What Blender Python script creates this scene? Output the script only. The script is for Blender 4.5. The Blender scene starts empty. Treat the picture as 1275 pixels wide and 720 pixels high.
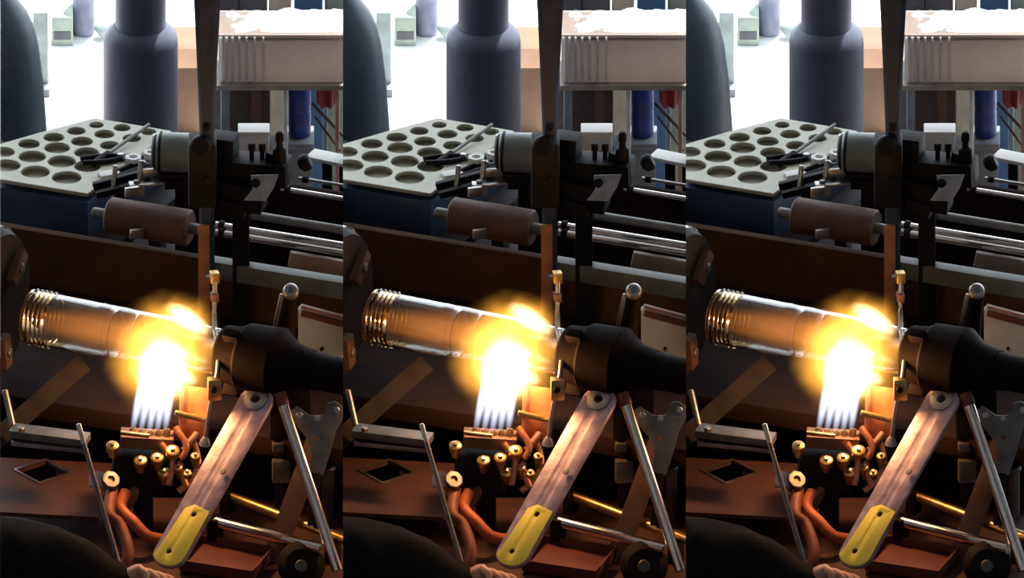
import bpy, bmesh, math, random
from mathutils import Vector, Matrix, Quaternion, noise

SC = bpy.context.scene
COL = SC.collection
random.seed(7)

# ------------------------------------------------------------------ camera, sky, sun, exposure
PX = 427.0                       # pixels per metre; every workshop bay is 1 m wide
TH = math.radians(25.0)          # downward pitch of the view
CS, SN, Z0 = math.cos(TH), math.sin(TH), 1.05

cam_data = bpy.data.cameras.new('camera')
cam_data.type = 'ORTHO'
cam_data.ortho_scale = 1275.0 / PX
cam_data.clip_end = 60
cam = bpy.data.objects.new('camera', cam_data)
COL.objects.link(cam)
D = 3.0
cam.location = (-3.0 / PX, -D * CS, Z0 + D * SN)
cam.rotation_euler = (math.radians(90) - TH, 0, 0)
SC.camera = cam

world = bpy.data.worlds.new('world')
SC.world = world
world.use_nodes = True
wn = world.node_tree.nodes
wn['Background'].inputs[0].default_value = (0.80, 0.90, 1.0, 1)
wn['Background'].inputs[1].default_value = 3.4

sun_d = bpy.data.lights.new('sun', 'SUN')
sun_d.energy = 9.0
sun_d.angle = math.radians(2.0)
sun_d.color = (1.0, 0.95, 0.88)
sun = bpy.data.objects.new('sun', sun_d)
COL.objects.link(sun)
sun.location = (1, 8, 8)
sun.rotation_euler = Vector((-0.16, -0.34, -0.94)).to_track_quat('-Z', 'Y').to_euler()

SC.view_settings.view_transform = 'Standard'
SC.view_settings.look = 'None'
SC.view_settings.exposure = 0.0
SC.view_settings.gamma = 1.0
FLAME_W = 13.0

# ------------------------------------------------------------------ materials
def mat(name, col, rough=0.6, metal=0.0, scale=14.0, var=0.35, bump=0.15, col2=None, spec=0.5, coat=0.0):
    m = bpy.data.materials.new(name)
    m.use_nodes = True
    nt = m.node_tree
    b = nt.nodes['Principled BSDF']
    tc = nt.nodes.new('ShaderNodeTexCoord')
    n = nt.nodes.new('ShaderNodeTexNoise')
    n.inputs['Scale'].default_value = scale
    n.inputs['Detail'].default_value = 5
    nt.links.new(tc.outputs['Object'], n.inputs['Vector'])
    r = nt.nodes.new('ShaderNodeValToRGB')
    c2 = col2 or tuple(c * (1 - var) for c in col)
    r.color_ramp.elements[0].position = 0.35
    r.color_ramp.elements[1].position = 0.65
    r.color_ramp.elements[0].color = (*c2, 1)
    r.color_ramp.elements[1].color = (*col, 1)
    nt.links.new(n.outputs['Fac'], r.inputs['Fac'])
    nt.links.new(r.outputs['Color'], b.inputs['Base Color'])
    b.inputs['Roughness'].default_value = rough
    b.inputs['Metallic'].default_value = metal
    b.inputs['Specular IOR Level'].default_value = spec
    b.inputs['Coat Weight'].default_value = coat
    if bump:
        n2 = nt.nodes.new('ShaderNodeTexNoise')
        n2.inputs['Scale'].default_value = scale * 6
        n2.inputs['Detail'].default_value = 3
        nt.links.new(tc.outputs['Object'], n2.inputs['Vector'])
        bp = nt.nodes.new('ShaderNodeBump')
        bp.inputs['Strength'].default_value = bump
        bp.inputs['Distance'].default_value = 0.004
        nt.links.new(n2.outputs['Fac'], bp.inputs['Height'])
        nt.links.new(bp.outputs['Normal'], b.inputs['Normal'])
    return m

M = {}
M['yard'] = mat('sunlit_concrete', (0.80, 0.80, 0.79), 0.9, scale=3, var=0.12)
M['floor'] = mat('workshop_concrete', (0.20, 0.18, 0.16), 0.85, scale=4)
M['wall'] = mat('dull_wall_paint', (0.34, 0.34, 0.35), 0.9, scale=3)
M['ceil'] = mat('dull_ceiling_sheet', (0.35, 0.35, 0.35), 0.9, scale=3)
M['navy'] = mat('navy_paint', (0.075, 0.115, 0.155), 0.45, scale=9, var=0.25)
M['tank'] = mat('slate_blue_paint', (0.100, 0.110, 0.165), 0.5, scale=9, var=0.25)
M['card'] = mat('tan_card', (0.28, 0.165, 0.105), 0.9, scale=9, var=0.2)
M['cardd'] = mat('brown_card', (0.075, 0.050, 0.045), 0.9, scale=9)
M['bin'] = mat('milky_plastic', (0.62, 0.54, 0.49), 0.5, scale=5, var=0.2)
M['rib'] = mat('pale_plastic_rib', (0.85, 0.85, 0.86), 0.4, scale=5, var=0.1)
M['bag'] = mat('white_plastic_film', (0.62, 0.63, 0.66), 0.3, scale=16, var=0.2, bump=0.4)
M['shelf'] = mat('worn_shelf_edge', (0.36, 0.30, 0.25), 0.7)
M['legw'] = mat('white_leg_paint', (0.75, 0.75, 0.75), 0.5)
M['legb'] = mat('grey_blue_leg_paint', (0.25, 0.30, 0.36), 0.5)
M['pink'] = mat('faded_pink_paint', (0.50, 0.26, 0.22), 0.7)
M['blue'] = mat('blue_plastic', (0.03, 0.06, 0.30), 0.4)
M['bluem'] = mat('mid_blue_paint', (0.05, 0.16, 0.36), 0.5)
M['bluec'] = mat('crate_blue_plastic', (0.020, 0.055, 0.13), 0.5)
M['red'] = mat('dark_red_cloth', (0.30, 0.04, 0.05), 0.8)
M['greyb'] = mat('grey_box_paint', (0.22, 0.23, 0.25), 0.7)
M['greyd'] = mat('dark_grey_cabinet_paint', (0.11, 0.11, 0.13), 0.6)
M['beige'] = mat('beige_sack', (0.60, 0.55, 0.46), 0.8)
M['pgreen'] = mat('pale_green_paint', (0.42, 0.50, 0.42), 0.7)
M['violet'] = mat('violet_grey_paint', (0.30, 0.31, 0.45), 0.6)
M['pale'] = mat('pale_aqua_board', (0.42, 0.50, 0.50), 0.7)
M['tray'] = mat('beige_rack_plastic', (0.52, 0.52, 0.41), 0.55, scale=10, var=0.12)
M['pocket'] = mat('shaded_pocket_plastic', (0.30, 0.28, 0.21), 0.6, scale=10)  # rack plastic darkened, the shade inside the pockets is in this colour
M['black'] = mat('black_oxide', (0.007, 0.008, 0.009), 0.6, 0.0, spec=0.14)
M['panelb'] = mat('flamelit_panel_enamel', (0.085, 0.040, 0.020), 0.85, scale=7, spec=0.15)  # browner than the bed, flame glow on the panel put into the colour
M['beamg'] = mat('dark_grey_beam_paint', (0.028, 0.025, 0.026), 0.85, spec=0.08)
M['flameglow'] = mat('flame_glow_orange', (0.34, 0.13, 0.05), 0.7, scale=20, var=0.5)  # flame glow on the lower post put into the strip's colour
M['redpan'] = mat('red_oxide_tray', (0.14, 0.034, 0.028), 0.7, scale=9)
M['chuckm'] = mat('maroon_black_chuck', (0.009, 0.0045, 0.0045), 0.7, 0.0, spec=0.07)
M['dark'] = mat('dark_cast_iron', (0.016, 0.012, 0.012), 0.7, 0.0, scale=20, spec=0.16)
M['bed'] = mat('dark_brown_enamel', (0.020, 0.009, 0.007), 0.95, scale=7, spec=0.15)
M['pan'] = mat('red_brown_pan', (0.070, 0.026, 0.020), 0.8, scale=7)
M['steel'] = mat('worn_steel', (0.42, 0.42, 0.42), 0.35, 0.9, scale=18)
M['steeld'] = mat('dull_steel', (0.20, 0.20, 0.19), 0.5, 0.7, scale=18)
M['chrome'] = mat('polished_steel', (0.80, 0.78, 0.76), 0.14, 1.0, scale=30, var=0.1, bump=0.0)
M['green'] = mat('grey_green_enamel', (0.12, 0.135, 0.115), 0.55, scale=12)
M['motor'] = mat('grey_green_motor_paint', (0.19, 0.225, 0.215), 0.4, scale=12)
M['brass'] = mat('brass', (0.70, 0.47, 0.18), 0.3, 0.95, scale=25)
M['rust'] = mat('rusty_brown', (0.13, 0.065, 0.045), 0.6, 0.2, scale=14)
M['postm'] = mat('blued_steel_post', (0.030, 0.046, 0.080), 0.5, 0.0, scale=12, spec=0.12)
M['link'] = mat('scaled_steel', (0.47, 0.38, 0.52), 0.55, 0.45, scale=22, var=0.5)
M['yellow'] = mat('flamelit_yellow_paint', (0.98, 0.88, 0.10), 0.5, scale=16, var=0.15)  # strong flame reflection on the link foot put into this yellow
M['white'] = mat('off_white_enamel', (0.72, 0.73, 0.66), 0.6, scale=10, var=0.15)
M['paper'] = mat('white_card', (0.80, 0.79, 0.76), 0.8, scale=10, var=0.05)
M['copper'] = mat('copper', (0.80, 0.36, 0.20), 0.4, 0.8, scale=20, var=0.4)
M['hose'] = mat('orange_rubber', (0.50, 0.13, 0.045), 0.55, scale=14)
M['cloth'] = mat('black_fleece', (0.010, 0.011, 0.012), 0.95, scale=40, bump=0.5, spec=0.1)
M['skin'] = mat('skin', (0.62, 0.34, 0.24), 0.55, scale=30, var=0.12)
M['scorch'] = mat('scorched_strip', (0.20, 0.055, 0.035), 0.6)
M['hole'] = mat('black_bore', (0.006, 0.006, 0.006), 0.9)

def milky(m, f):
    nt = m.node_tree
    b = nt.nodes['Principled BSDF']
    out = nt.nodes['Material Output']
    tr = nt.nodes.new('ShaderNodeBsdfTranslucent')
    mx_ = nt.nodes.new('ShaderNodeMixShader')
    mx_.inputs[0].default_value = f
    nt.links.new(b.inputs['Base Color'].links[0].from_socket, tr.inputs['Color'])
    nt.links.new(b.outputs[0], mx_.inputs[1])
    nt.links.new(tr.outputs[0], mx_.inputs[2])
    nt.links.new(mx_.outputs[0], out.inputs['Surface'])
milky(M['bin'], .55)
milky(M['rib'], .75)

def glass_mat():
    m = bpy.data.materials.new('quartz_glass')
    m.use_nodes = True
    nt = m.node_tree
    b = nt.nodes['Principled BSDF']
    b.inputs['Base Color'].default_value = (1.0, 0.985, 0.96, 1)
    b.inputs['Transmission Weight'].default_value = 1.0
    b.inputs['IOR'].default_value = 1.46
    b.inputs['Roughness'].default_value = 0.04
    tc = nt.nodes.new('ShaderNodeTexCoord')
    n = nt.nodes.new('ShaderNodeTexNoise')
    n.inputs['Scale'].default_value = 9
    nt.links.new(tc.outputs['Object'], n.inputs['Vector'])
    bp = nt.nodes.new('ShaderNodeBump')
    bp.inputs['Strength'].default_value = 0.12
    bp.inputs['Distance'].default_value = 0.01
    nt.links.new(n.outputs['Fac'], bp.inputs['Height'])
    nt.links.new(bp.outputs['Normal'], b.inputs['Normal'])
    return m
M['glass'] = glass_mat()
M['amber'] = glass_mat()
M['amber'].name = 'flame_tinted_glass'
M['amber'].node_tree.nodes['Principled BSDF'].inputs['Base Color'].default_value = (1.0, 0.70, 0.36, 1)  # flame reflection on the ribs put into the glass tint

def flame_mat(name, col, strength, power, wob=0.7):
    m = bpy.data.materials.new(name)
    m.use_nodes = True
    nt = m.node_tree
    for n in list(nt.nodes):
        nt.nodes.remove(n)
    out = nt.nodes.new('ShaderNodeOutputMaterial')
    em = nt.nodes.new('ShaderNodeEmission')
    em.inputs['Color'].default_value = (*col, 1)
    tc = nt.nodes.new('ShaderNodeTexCoord')
    g = nt.nodes.new('ShaderNodeTexGradient')
    g.gradient_type = 'SPHERICAL'
    nz = nt.nodes.new('ShaderNodeTexNoise')
    nz.inputs['Scale'].default_value = 1.6
    nz.inputs['Detail'].default_value = 2
    nt.links.new(tc.outputs['Object'], nz.inputs['Vector'])
    va = nt.nodes.new('ShaderNodeVectorMath')
    va.operation = 'MULTIPLY_ADD'
    va.inputs[1].default_value = (wob, wob, wob)
    nt.links.new(nz.outputs['Color'], va.inputs[0])
    vb = nt.nodes.new('ShaderNodeVectorMath')
    vb.operation = 'SUBTRACT'
    vb.inputs[1].default_value = (wob / 2, wob / 2, wob / 2)
    nt.links.new(tc.outputs['Object'], vb.inputs[0])
    nt.links.new(vb.outputs[0], va.inputs[2])
    nt.links.new(va.outputs[0], g.inputs['Vector'])
    p = nt.nodes.new('ShaderNodeMath')
    p.operation = 'POWER'
    p.inputs[1].default_value = power
    nt.links.new(g.outputs['Fac'], p.inputs[0])
    s = nt.nodes.new('ShaderNodeMath')
    s.operation = 'MULTIPLY'
    s.inputs[1].default_value = strength
    nt.links.new(p.outputs[0], s.inputs[0])
    nt.links.new(s.outputs[0], em.inputs['Strength'])
    nt.links.new(em.outputs[0], out.inputs['Volume'])
    return m
M['flame'] = flame_mat('yellow_flame_gas', (1.0, 0.42, 0.05), 85.0, 2.6)
M['core'] = flame_mat('white_flame_gas', (1.0, 0.82, 0.45), 190.0, 1.6, 0.5)
M['tail'] = flame_mat('orange_tube_glow', (1.0, 0.32, 0.05), 9.0, 1.1)
M['jet'] = flame_mat('blue_white_flame_gas', (0.66, 0.76, 1.0), 170.0, 1.1, 0.15)

# ------------------------------------------------------------------ helpers
def P(px, py, y=None, z=None):
    """A point of one bay: px, py measured on the bay's 427 x 720 view, at depth y or at height z."""
    x = (px - 213.5) / PX
    v = (360.0 - py) / PX
    if y is None:
        y = (v - (z - Z0) * CS) / SN
    else:
        z = Z0 + (v - y * SN) / CS
    return Vector((x, y, z))

def R(px):
    return px / PX

def frame(d):
    d = d.normalized()
    up = Vector((0, 0, 1)) if abs(d.z) < 0.9 else Vector((1, 0, 0))
    u = d.cross(up).normalized()
    return u, d.cross(u).normalized()

def ring(bm, c, u, w, r, seg):
    return [bm.verts.new(c + u * (r * math.cos(2 * math.pi * i / seg)) + w * (r * math.sin(2 * math.pi * i / seg))) for i in range(seg)]

def bridge(bm, a, b):
    n = len(a)
    for i in range(n):
        bm.faces.new((a[i], a[(i + 1) % n], b[(i + 1) % n], b[i]))

def lathe(bm, a, b, prof, seg=24, caps=True):
    """prof: (t, r) along a->b, t in 0..1."""
    d = b - a
    u, w = frame(d)
    rings = [ring(bm, a + d * t, u, w, r, seg) for t, r in prof]
    for i in range(len(rings) - 1):
        bridge(bm, rings[i], rings[i + 1])
    if caps:
        bm.faces.new(list(reversed(rings[0])))
        bm.faces.new(rings[-1])
    return bm

def rod(bm, a, b, r, r2=None, seg=16, ch=0.0):
    r2 = r if r2 is None else r2
    L = (b - a).length
    e = min(0.25, (ch or min(r, r2) * 0.18) / L)
    k = (ch or min(r, r2) * 0.18)
    return lathe(bm, a, b, [(0, max(r - k, 1e-4)), (e, r), (1 - e, r2), (1, max(r2 - k, 1e-4))], seg)

def path(bm, pts, r, seg=10, sub=6):
    """a tube along a smooth curve through pts."""
    q = []
    n = len(pts)
    for i in range(n - 1):
        p0, p1, p2, p3 = pts[max(i - 1, 0)], pts[i], pts[i + 1], pts[min(i + 2, n - 1)]
        for j in range(sub):
            t = j / sub
            q.append(0.5 * ((2 * p1) + (p2 - p0) * t + (2 * p0 - 5 * p1 + 4 * p2 - p3) * t * t + (3 * p1 - p0 - 3 * p2 + p3) * t ** 3))
    q.append(pts[-1])
    prev = None
    first = None
    for i, c in enumerate(q):
        d = q[min(i + 1, len(q) - 1)] - q[max(i - 1, 0)]
        u, w = frame(d)
        rr = r(i / (len(q) - 1)) if callable(r) else r
        rg = ring(bm, c, u, w, rr, seg)
        if prev:
            bridge(bm, prev, rg)
        else:
            first = rg
        prev = rg
    bm.faces.new(list(reversed(first)))
    bm.faces.new(prev)
    return bm

def box(bm, c, size, rot=None, bev=0.003):
    """box of full size `size` centred at c; rot = 3x3 matrix or z angle."""
    m = rot if isinstance(rot, Matrix) else Matrix.Rotation(rot or 0.0, 3, 'Z')
    t = bmesh.new()
    bmesh.ops.create_cube(t, size=1.0)
    for v in t.verts:
        v.co = Vector((v.co.x * size[0], v.co.y * size[1], v.co.z * size[2]))
    if bev:
        bmesh.ops.bevel(t, geom=list(t.edges), offset=min(bev, min(size) * 0.3), segments=2, affect='EDGES', profile=0.6)
    vm = {}
    for v in t.verts:
        vm[v] = bm.verts.new(c + m @ v.co)
    for f in t.faces:
        bm.faces.new([vm[v] for v in f.verts])
    t.free()
    return bm

def beam(bm, a, b, w, h, up=Vector((0, 0, 1)), bev=0.003):
    """rectangular bar from a to b, w across and h along `up`."""
    d = (b - a).normalized()
    s = d.cross(up).normalized()
    n = s.cross(d).normalized()
    m = Matrix((d, s, n)).transposed()
    return box(bm, (a + b) / 2, ((b - a).length, w, h), m, bev)

def sphere(bm, c, r, sx=1, sy=1, sz=1, seg=16, rot=None):
    m = rot or Matrix.Identity(3)
    t = bmesh.new()
    bmesh.ops.create_uvsphere(t, u_segments=seg, v_segments=max(6, seg // 2), radius=1)
    vm = {v: bm.verts.new(c + m @ Vector((v.co.x * r * sx, v.co.y * r * sy, v.co.z * r * sz))) for v in t.verts}
    for f in t.faces:
        bm.faces.new([vm[v] for v in f.verts])
    t.free()
    return bm

def plate(bm, outline, holes, thick, M4, bev=0.0):
    """a flat plate: 2D outline, circular holes [(x, y, r)], placed by matrix M4 (top face at local z=thick/2)."""
    cu = bpy.data.curves.new('tmp', 'CURVE')
    cu.dimensions = '2D'
    cu.fill_mode = 'BOTH'
    cu.extrude = thick / 2
    cu.bevel_depth = bev
    cu.bevel_resolution = 1
    def spl(pts):
        s = cu.splines.new('POLY')
        s.points.add(len(pts) - 1)
        for i, p in enumerate(pts):
            s.points[i].co = (p[0], p[1], 0, 1)
        s.use_cyclic_u = True
    spl(outline)
    for h in holes:
        n = h[3] if len(h) > 3 else 20
        spl([(h[0] + h[2] * math.cos(2 * math.pi * i / n), h[1] + h[2] * math.sin(2 * math.pi * i / n)) for i in range(n)])
    ob = bpy.data.objects.new('tmp', cu)
    COL.objects.link(ob)
    dg = bpy.context.evaluated_depsgraph_get()
    me = bpy.data.meshes.new_from_object(ob.evaluated_get(dg))
    bpy.data.objects.remove(ob)
    bpy.data.curves.remove(cu)
    me.transform(M4)
    bm.from_mesh(me)
    bpy.data.meshes.remove(me)
    return bm

def basis(o, ux, uy):
    ux = ux.normalized()
    uz = ux.cross(uy).normalized()
    uy = uz.cross(ux)
    m = Matrix((ux, uy, uz)).transposed().to_4x4()
    m.translation = o
    return m

def clip_bay(bm):
    """the bay ends at its side planes: whatever runs on is cut there and closed."""
    for s in (-1, 1):
        res = bmesh.ops.bisect_plane(bm, geom=bm.verts[:] + bm.edges[:] + bm.faces[:], dist=1e-6,
                                     plane_co=(s * 0.5, 0, 0), plane_no=(s, 0, 0), clear_outer=True)
        cut = [e for e in res['geom_cut'] if isinstance(e, bmesh.types.BMEdge)]
        if cut:
            bmesh.ops.edgeloop_fill(bm, edges=cut)

BAY = []      # top-level things of one bay

def link_mesh(name, bm, m, parent=None, base=None, smooth=True, clip=True):
    if clip:
        clip_bay(bm)
    bmesh.ops.remove_doubles(bm, verts=bm.verts[:], dist=1e-6)
    bmesh.ops.recalc_face_normals(bm, faces=bm.faces[:])
    me = bpy.data.meshes.new(name)
    if base is not None:
        bmesh.ops.translate(bm, verts=bm.verts[:], vec=-base)
    bm.to_mesh(me)
    bm.free()
    if smooth:
        for p in me.polygons:
            p.use_smooth = True
        me.set_sharp_from_angle(angle=math.radians(38))
    me.materials.append(M[m] if isinstance(m, str) else m)
    o = bpy.data.objects.new(name, me)
    COL.objects.link(o)
    if parent is not None:
        o.parent = parent
    return o

class Thing:
    """an Empty at the thing's base with its parts as children."""
    def __init__(self, name, label, cat, group, base):
        self.base = Vector(base)
        e = bpy.data.objects.new(name, None)
        e.empty_display_size = 0.05
        COL.objects.link(e)
        e.location = self.base
        e['label'], e['category'], e['group'] = label, cat, group
        self.e = e
        BAY.append(e)
    def part(self, name, bm, m, parent=None, label=None, kind=None, smooth=True, clip=True):
        o = link_mesh(name, bm, m, parent or self.e, self.base, smooth, clip)
        if label:
            o['label'] = label
        if kind:
            o['kind'] = kind
        return o

def single(name, bm, m, label, cat, group, base, smooth=True):
    base = Vector(base)
    o = link_mesh(name, bm, m, None, base, smooth)
    o.location = base
    o['label'], o['category'], o['group'] = label, cat, group
    BAY.append(o)
    return o

def NB():
    return bmesh.new()

def structure(name, bm, m):
    o = link_mesh(name, bm, m, clip=False)
    o['kind'] = 'structure'
    return o

# ------------------------------------------------------------------ the setting
ROOF_Y = 2.75
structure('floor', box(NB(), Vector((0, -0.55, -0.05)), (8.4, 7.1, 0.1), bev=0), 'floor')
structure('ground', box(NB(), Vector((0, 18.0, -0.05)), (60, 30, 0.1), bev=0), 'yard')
structure('ceiling', box(NB(), Vector((0, (ROOF_Y - 4.1) / 2, 3.65)), (8.4, ROOF_Y + 4.1, 0.1), bev=0), 'ceil')
structure('wall_left', box(NB(), Vector((-4.15, (ROOF_Y - 4.1) / 2, 1.8)), (0.1, ROOF_Y + 4.1, 3.6), bev=0), 'wall')
structure('wall_right', box(NB(), Vector((4.15, (ROOF_Y - 4.1) / 2, 1.8)), (0.1, ROOF_Y + 4.1, 3.6), bev=0), 'wall')
structure('wall_front', box(NB(), Vector((0, -4.05, 1.8)), (8.2, 0.1, 3.6), bev=0), 'wall')

# ------------------------------------------------------------------ background of a bay
def floor_xy(px, py):
    p = P(px, py, z=0.0)
    return p

def upright(px0, px1, py_top, y, depth, z0=0.0):
    """a box on the floor (or at z0) whose front face spans px0..px1 and whose front top edge shows at py_top"""
    a, b = P(px0, py_top, y=y), P(px1, py_top, y=y)
    return Vector(((a.x + b.x) / 2, y + depth / 2, (a.z + z0) / 2)), (b.x - a.x, depth, a.z - z0)

# dark navy tank on the left
y = 1.62
c = Vector((P(-8, 0, y=y).x, y, 0))
t = Thing('storage_tank', 'dark navy round-shouldered tank standing behind the perforated rack', 'tank', 'navy tanks', c)
ztop = P(0, 0, y=y).z
def zz(py, yy): return P(0, py, y=yy).z
H = zz(-25, y)
prof = [(0, R(68)), (0.02, R(70))] + [(zz(py, y) / H, R(r)) for py, r in ((400, 70), (170, 67), (100, 62), (55, 56), (35, 51), (17, 43), (3, 32), (-10, 20), (-25, 10))]
t.part('tank_body', lathe(NB(), c, c + Vector((0, 0, H)), prof, 40), 'navy')
# slate gas cylinder in the middle
y = 2.0
c = Vector((P(175, 0, y=y).x, y, 0))
t = Thing('gas_cylinder', 'slate gas cylinder with stepped shoulder and wide neck guard', 'gas cylinder', 'slate gas cylinders', c)
H = zz(32, y)
t.part('cylinder_body', lathe(NB(), c, c + Vector((0, 0, H)), [(0, R(43)), (0.015, R(46.5)), (zz(52, y) / H, R(46.5)), (zz(43, y) / H, R(45)), (zz(37, y) / H, R(40)), (1, R(34))], 40), 'tank')
zb, zt = zz(34, y), zz(-32, y)
b = lathe(NB(), c + Vector((0, 0, zb)), c + Vector((0, 0, zt)), [(0, R(33)), (0.05, R(31.5)), (0.5, R(31.5)), (0.94, R(33)), (1, R(33)), (1, R(29)), (0.3, R(28)), (.05, R(28))], 36, caps=False)
t.part('neck_guard', b, 'tank')
t.part('valve', rod(NB(), c + Vector((0, 0, zb)), c + Vector((0, 0, zt - .04)), R(9)), 'brass')

# tan carton in the yard
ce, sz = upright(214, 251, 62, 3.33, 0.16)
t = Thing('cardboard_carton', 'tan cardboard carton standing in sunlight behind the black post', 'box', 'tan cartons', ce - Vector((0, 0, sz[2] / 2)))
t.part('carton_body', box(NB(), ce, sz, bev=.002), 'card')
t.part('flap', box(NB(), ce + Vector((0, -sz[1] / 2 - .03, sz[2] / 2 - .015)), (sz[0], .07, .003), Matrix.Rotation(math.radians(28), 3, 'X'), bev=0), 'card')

# things far in the yard
ce, sz = upright(41, 60, 16, 3.62, 0.05)
t = Thing('display_board', 'pale aqua upright board standing in the yard beside navy tank', 'board', 'pale boards', ce - Vector((0, 0, sz[2] / 2)))
t.part('board_panel', box(NB(), ce, sz), 'pale')
t.part('board_foot', box(NB(), Vector((ce.x, ce.y, .012)), (sz[0] * 1.2, .14, .024)), 'greyb')
ce, sz = upright(64, 91, 22, 3.93, 0.10)
t = Thing('storage_crate', 'low grey crate with dark hand slot out in bright yard', 'crate', 'grey crates', ce - Vector((0, 0, sz[2] / 2)))
t.part('crate_body', box(NB(), ce, sz), 'pgreen')
t.part('hand_slot', box(NB(), ce + Vector((0, -sz[1] / 2, -.012)), (sz[0] * .8, .006, .026)), 'greyd', label='dark recessed hand slot')
y = 4.02
c = Vector((P(104, 0, y=y).x, y, 0))
t = Thing('steel_drum', 'violet-grey steel drum standing far out in the yard', 'drum', 'violet drums', c)
t.part('drum_body', lathe(NB(), c, c + Vector((0, 0, .24)), [(0, R(13)), (.03, R(14)), (.3, R(14)), (.33, R(14.8)), (.36, R(14)), (.64, R(14)), (.67, R(14.8)), (.7, R(14)), (.97, R(14)), (1, R(13))], 24), 'violet')
t.part('drum_lid', rod(NB(), c + Vector((0, 0, .236)), c + Vector((0, 0, .25)), R(14.6)), 'violet')
bmm = NB()
cc = P(129, 36, z=0.03)
sphere(bmm, cc, R(11), 1.0, 1.0, 0.95, 16)
for v in bmm.verts:
    v.co += noise.noise_vector(v.co * 22) * .012
    v.co.z = max(v.co.z, 0.0)
single('stuffed_sack', bmm, 'pale', 'small pale knotted sack on the sunlit yard floor', 'sack', 'pale sacks', (cc.x, cc.y, 0))

# things standing behind the bin
for nm, px0, px1, pyt, yy, dp, mm, lb, ct, gp in (
        ('metal_cabinet', 262, 333, -22, 2.86, .3, 'greyd', 'dark grey metal cabinet rising behind the white-wrapped bin', 'cabinet', 'dark cabinets'),
        ('blue_bin', 366, 402, -30, 2.86, .2, 'bluem', 'mid-blue square bin standing behind the white-wrapped bin', 'bin', 'blue bins'),
        ('green_locker', 404, 440, -26, 2.90, .2, 'pgreen', 'pale green locker at the far edge behind milky bin', 'locker', 'green lockers')):
    ce, sz = upright(px0, px1, pyt, yy, dp)
    t = Thing(nm, lb, ct, gp, ce - Vector((0, 0, sz[2] / 2)))
    t.part('body', box(NB(), ce, sz, bev=.006), mm)
    if nm == 'metal_cabinet':
        for k in (-1, 1):
            d_ = t.part('cabinet_door', box(NB(), ce + Vector((k * sz[0] * .245, -sz[1] / 2 - .004, 0)), (sz[0] * .47, .012, sz[2] * .94)), mm)
            t.part('door_handle', rod(NB(), ce + Vector((k * .018, -sz[1] / 2 - .02, .2)), ce + Vector((k * .018, -sz[1] / 2 - .02, .275)), .006), 'steel', d_)
    elif nm == 'blue_bin':
        t.part('rim', box(NB(), ce + Vector((0, 0, sz[2] / 2)), (sz[0] + .012, sz[1] + .012, .02)), mm)
    else:
        t.part('locker_door', box(NB(), ce + Vector((0, -sz[1] / 2 - .004, 0)), (sz[0] * .86, .01, sz[2] * .9)), mm)
bmm = NB()
ce, sz = upright(335, 363, -14, 2.84, .12)
box(bmm, ce, sz, bev=.02)
bmesh.ops.subdivide_edges(bmm, edges=bmm.edges[:], cuts=3, use_grid_fill=True)
for v in bmm.verts:
    v.co += noise.noise_vector(v.co * 9) * .008
    v.co.z = max(v.co.z, 0)
single('filled_sack', bmm, 'beige', 'tall beige sack standing between grey cabinet and blue bin', 'sack', 'beige sacks', (ce.x, ce.y, 0))

# shelf table with the milky bin
yt = 2.20
ztab = zz(105, yt)
xl, xr = P(270, 0, y=yt).x, 0.56
t = Thing('work_table', 'narrow table with thin worn top and mismatched painted legs', 'table', 'tables at the back', ((xl + xr) / 2, yt, 0))
t.part('table_top', box(NB(), Vector(((xl + xr) / 2, yt + .16, ztab - .008)), (xr - xl, .34, .016)), 'shelf')
for px, w, mm, lb, yy in ((279, 8, 'legb', 'grey-blue leg', yt + .02), (355.5, 5.5, 'legw', 'white leg', yt + .02), (420, 5, 'pink', 'faded pink leg', yt + .02), (290, 7, 'legb', None, yt + .3), (405, 6, 'legb', None, yt + .3)):
    x = P(px, 0, y=yy).x
    t.part('leg', box(NB(), Vector((x, yy, (ztab - .016) / 2)), (R(w), R(w), ztab - .016)), mm, label=lb)
t.part('brace', rod(NB(), P(388, 128, y=yt + .04), P(428, 170, y=yt + .04), R(2)), 'cardd', label='dark diagonal brace')
t.part('brace', rod(NB(), P(392, 145, y=yt + .06), P(424, 188, y=yt + .06), R(1.6)), 'cardd', label='dark diagonal brace')

yb = yt + .01
xl2 = P(272, 0, y=yb).x
zb0, zb1 = ztab, zz(43, yb)
bc = Vector(((xl2 + .56) / 2, yb + .08, zb0))
t = Thing('plastic_bin', 'milky ribbed plastic bin on narrow table, heaped with white film', 'bin', 'milky bins', bc)
b = NB()
w_, d_, h_ = .56 - xl2, .16, zb1 - zb0
box(b, bc + Vector((0, 0, h_ / 2 + .001)), (w_, d_, h_), bev=.004)
t.part('bin_body', b, 'bin')
t.part('bin_rim', box(NB(), bc + Vector((0, -.001, h_ - .004)), (w_ + .008, d_ + .008, .010)), 'bin')
for i, px in enumerate((274.5, 282, 289.5, 298, 307, 317, 328)):
    x = P(px, 0, y=yb).x
    t.part('rib', box(NB(), Vector((x, yb - .003, zb0 + h_ / 2)), (R(3.6 - i * .2), .018, h_ * .95)), 'rib')
b = NB()
n1, n2 = 40, 14
gv = []
for i in range(n1 + 1):
    row = []
    for j in range(n2 + 1):
        u_, v_ = i / n1, j / n2
        x = xl2 + .004 + u_ * (w_ - .008)
        yy = yb + .003 + v_ * .17
        e_ = min(1, min(u_, 1 - u_) * 9) * min(1, min(v_, 1 - v_) * 5)
        hgt = h_ - .004 + e_ * (.004 + .016 * min(1, u_ * 2.2) + .016 * noise.noise(Vector((x * 22, yy * 22, 0))) + .008 * noise.noise(Vector((x * 60, yy * 60, 3))))
        row.append(b.verts.new((x, yy, zb0 + hgt)))
    gv.append(row)
for i in range(n1):
    for j in range(n2):
        b.faces.new((gv[i][j], gv[i + 1][j], gv[i + 1][j + 1], gv[i][j + 1]))
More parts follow.
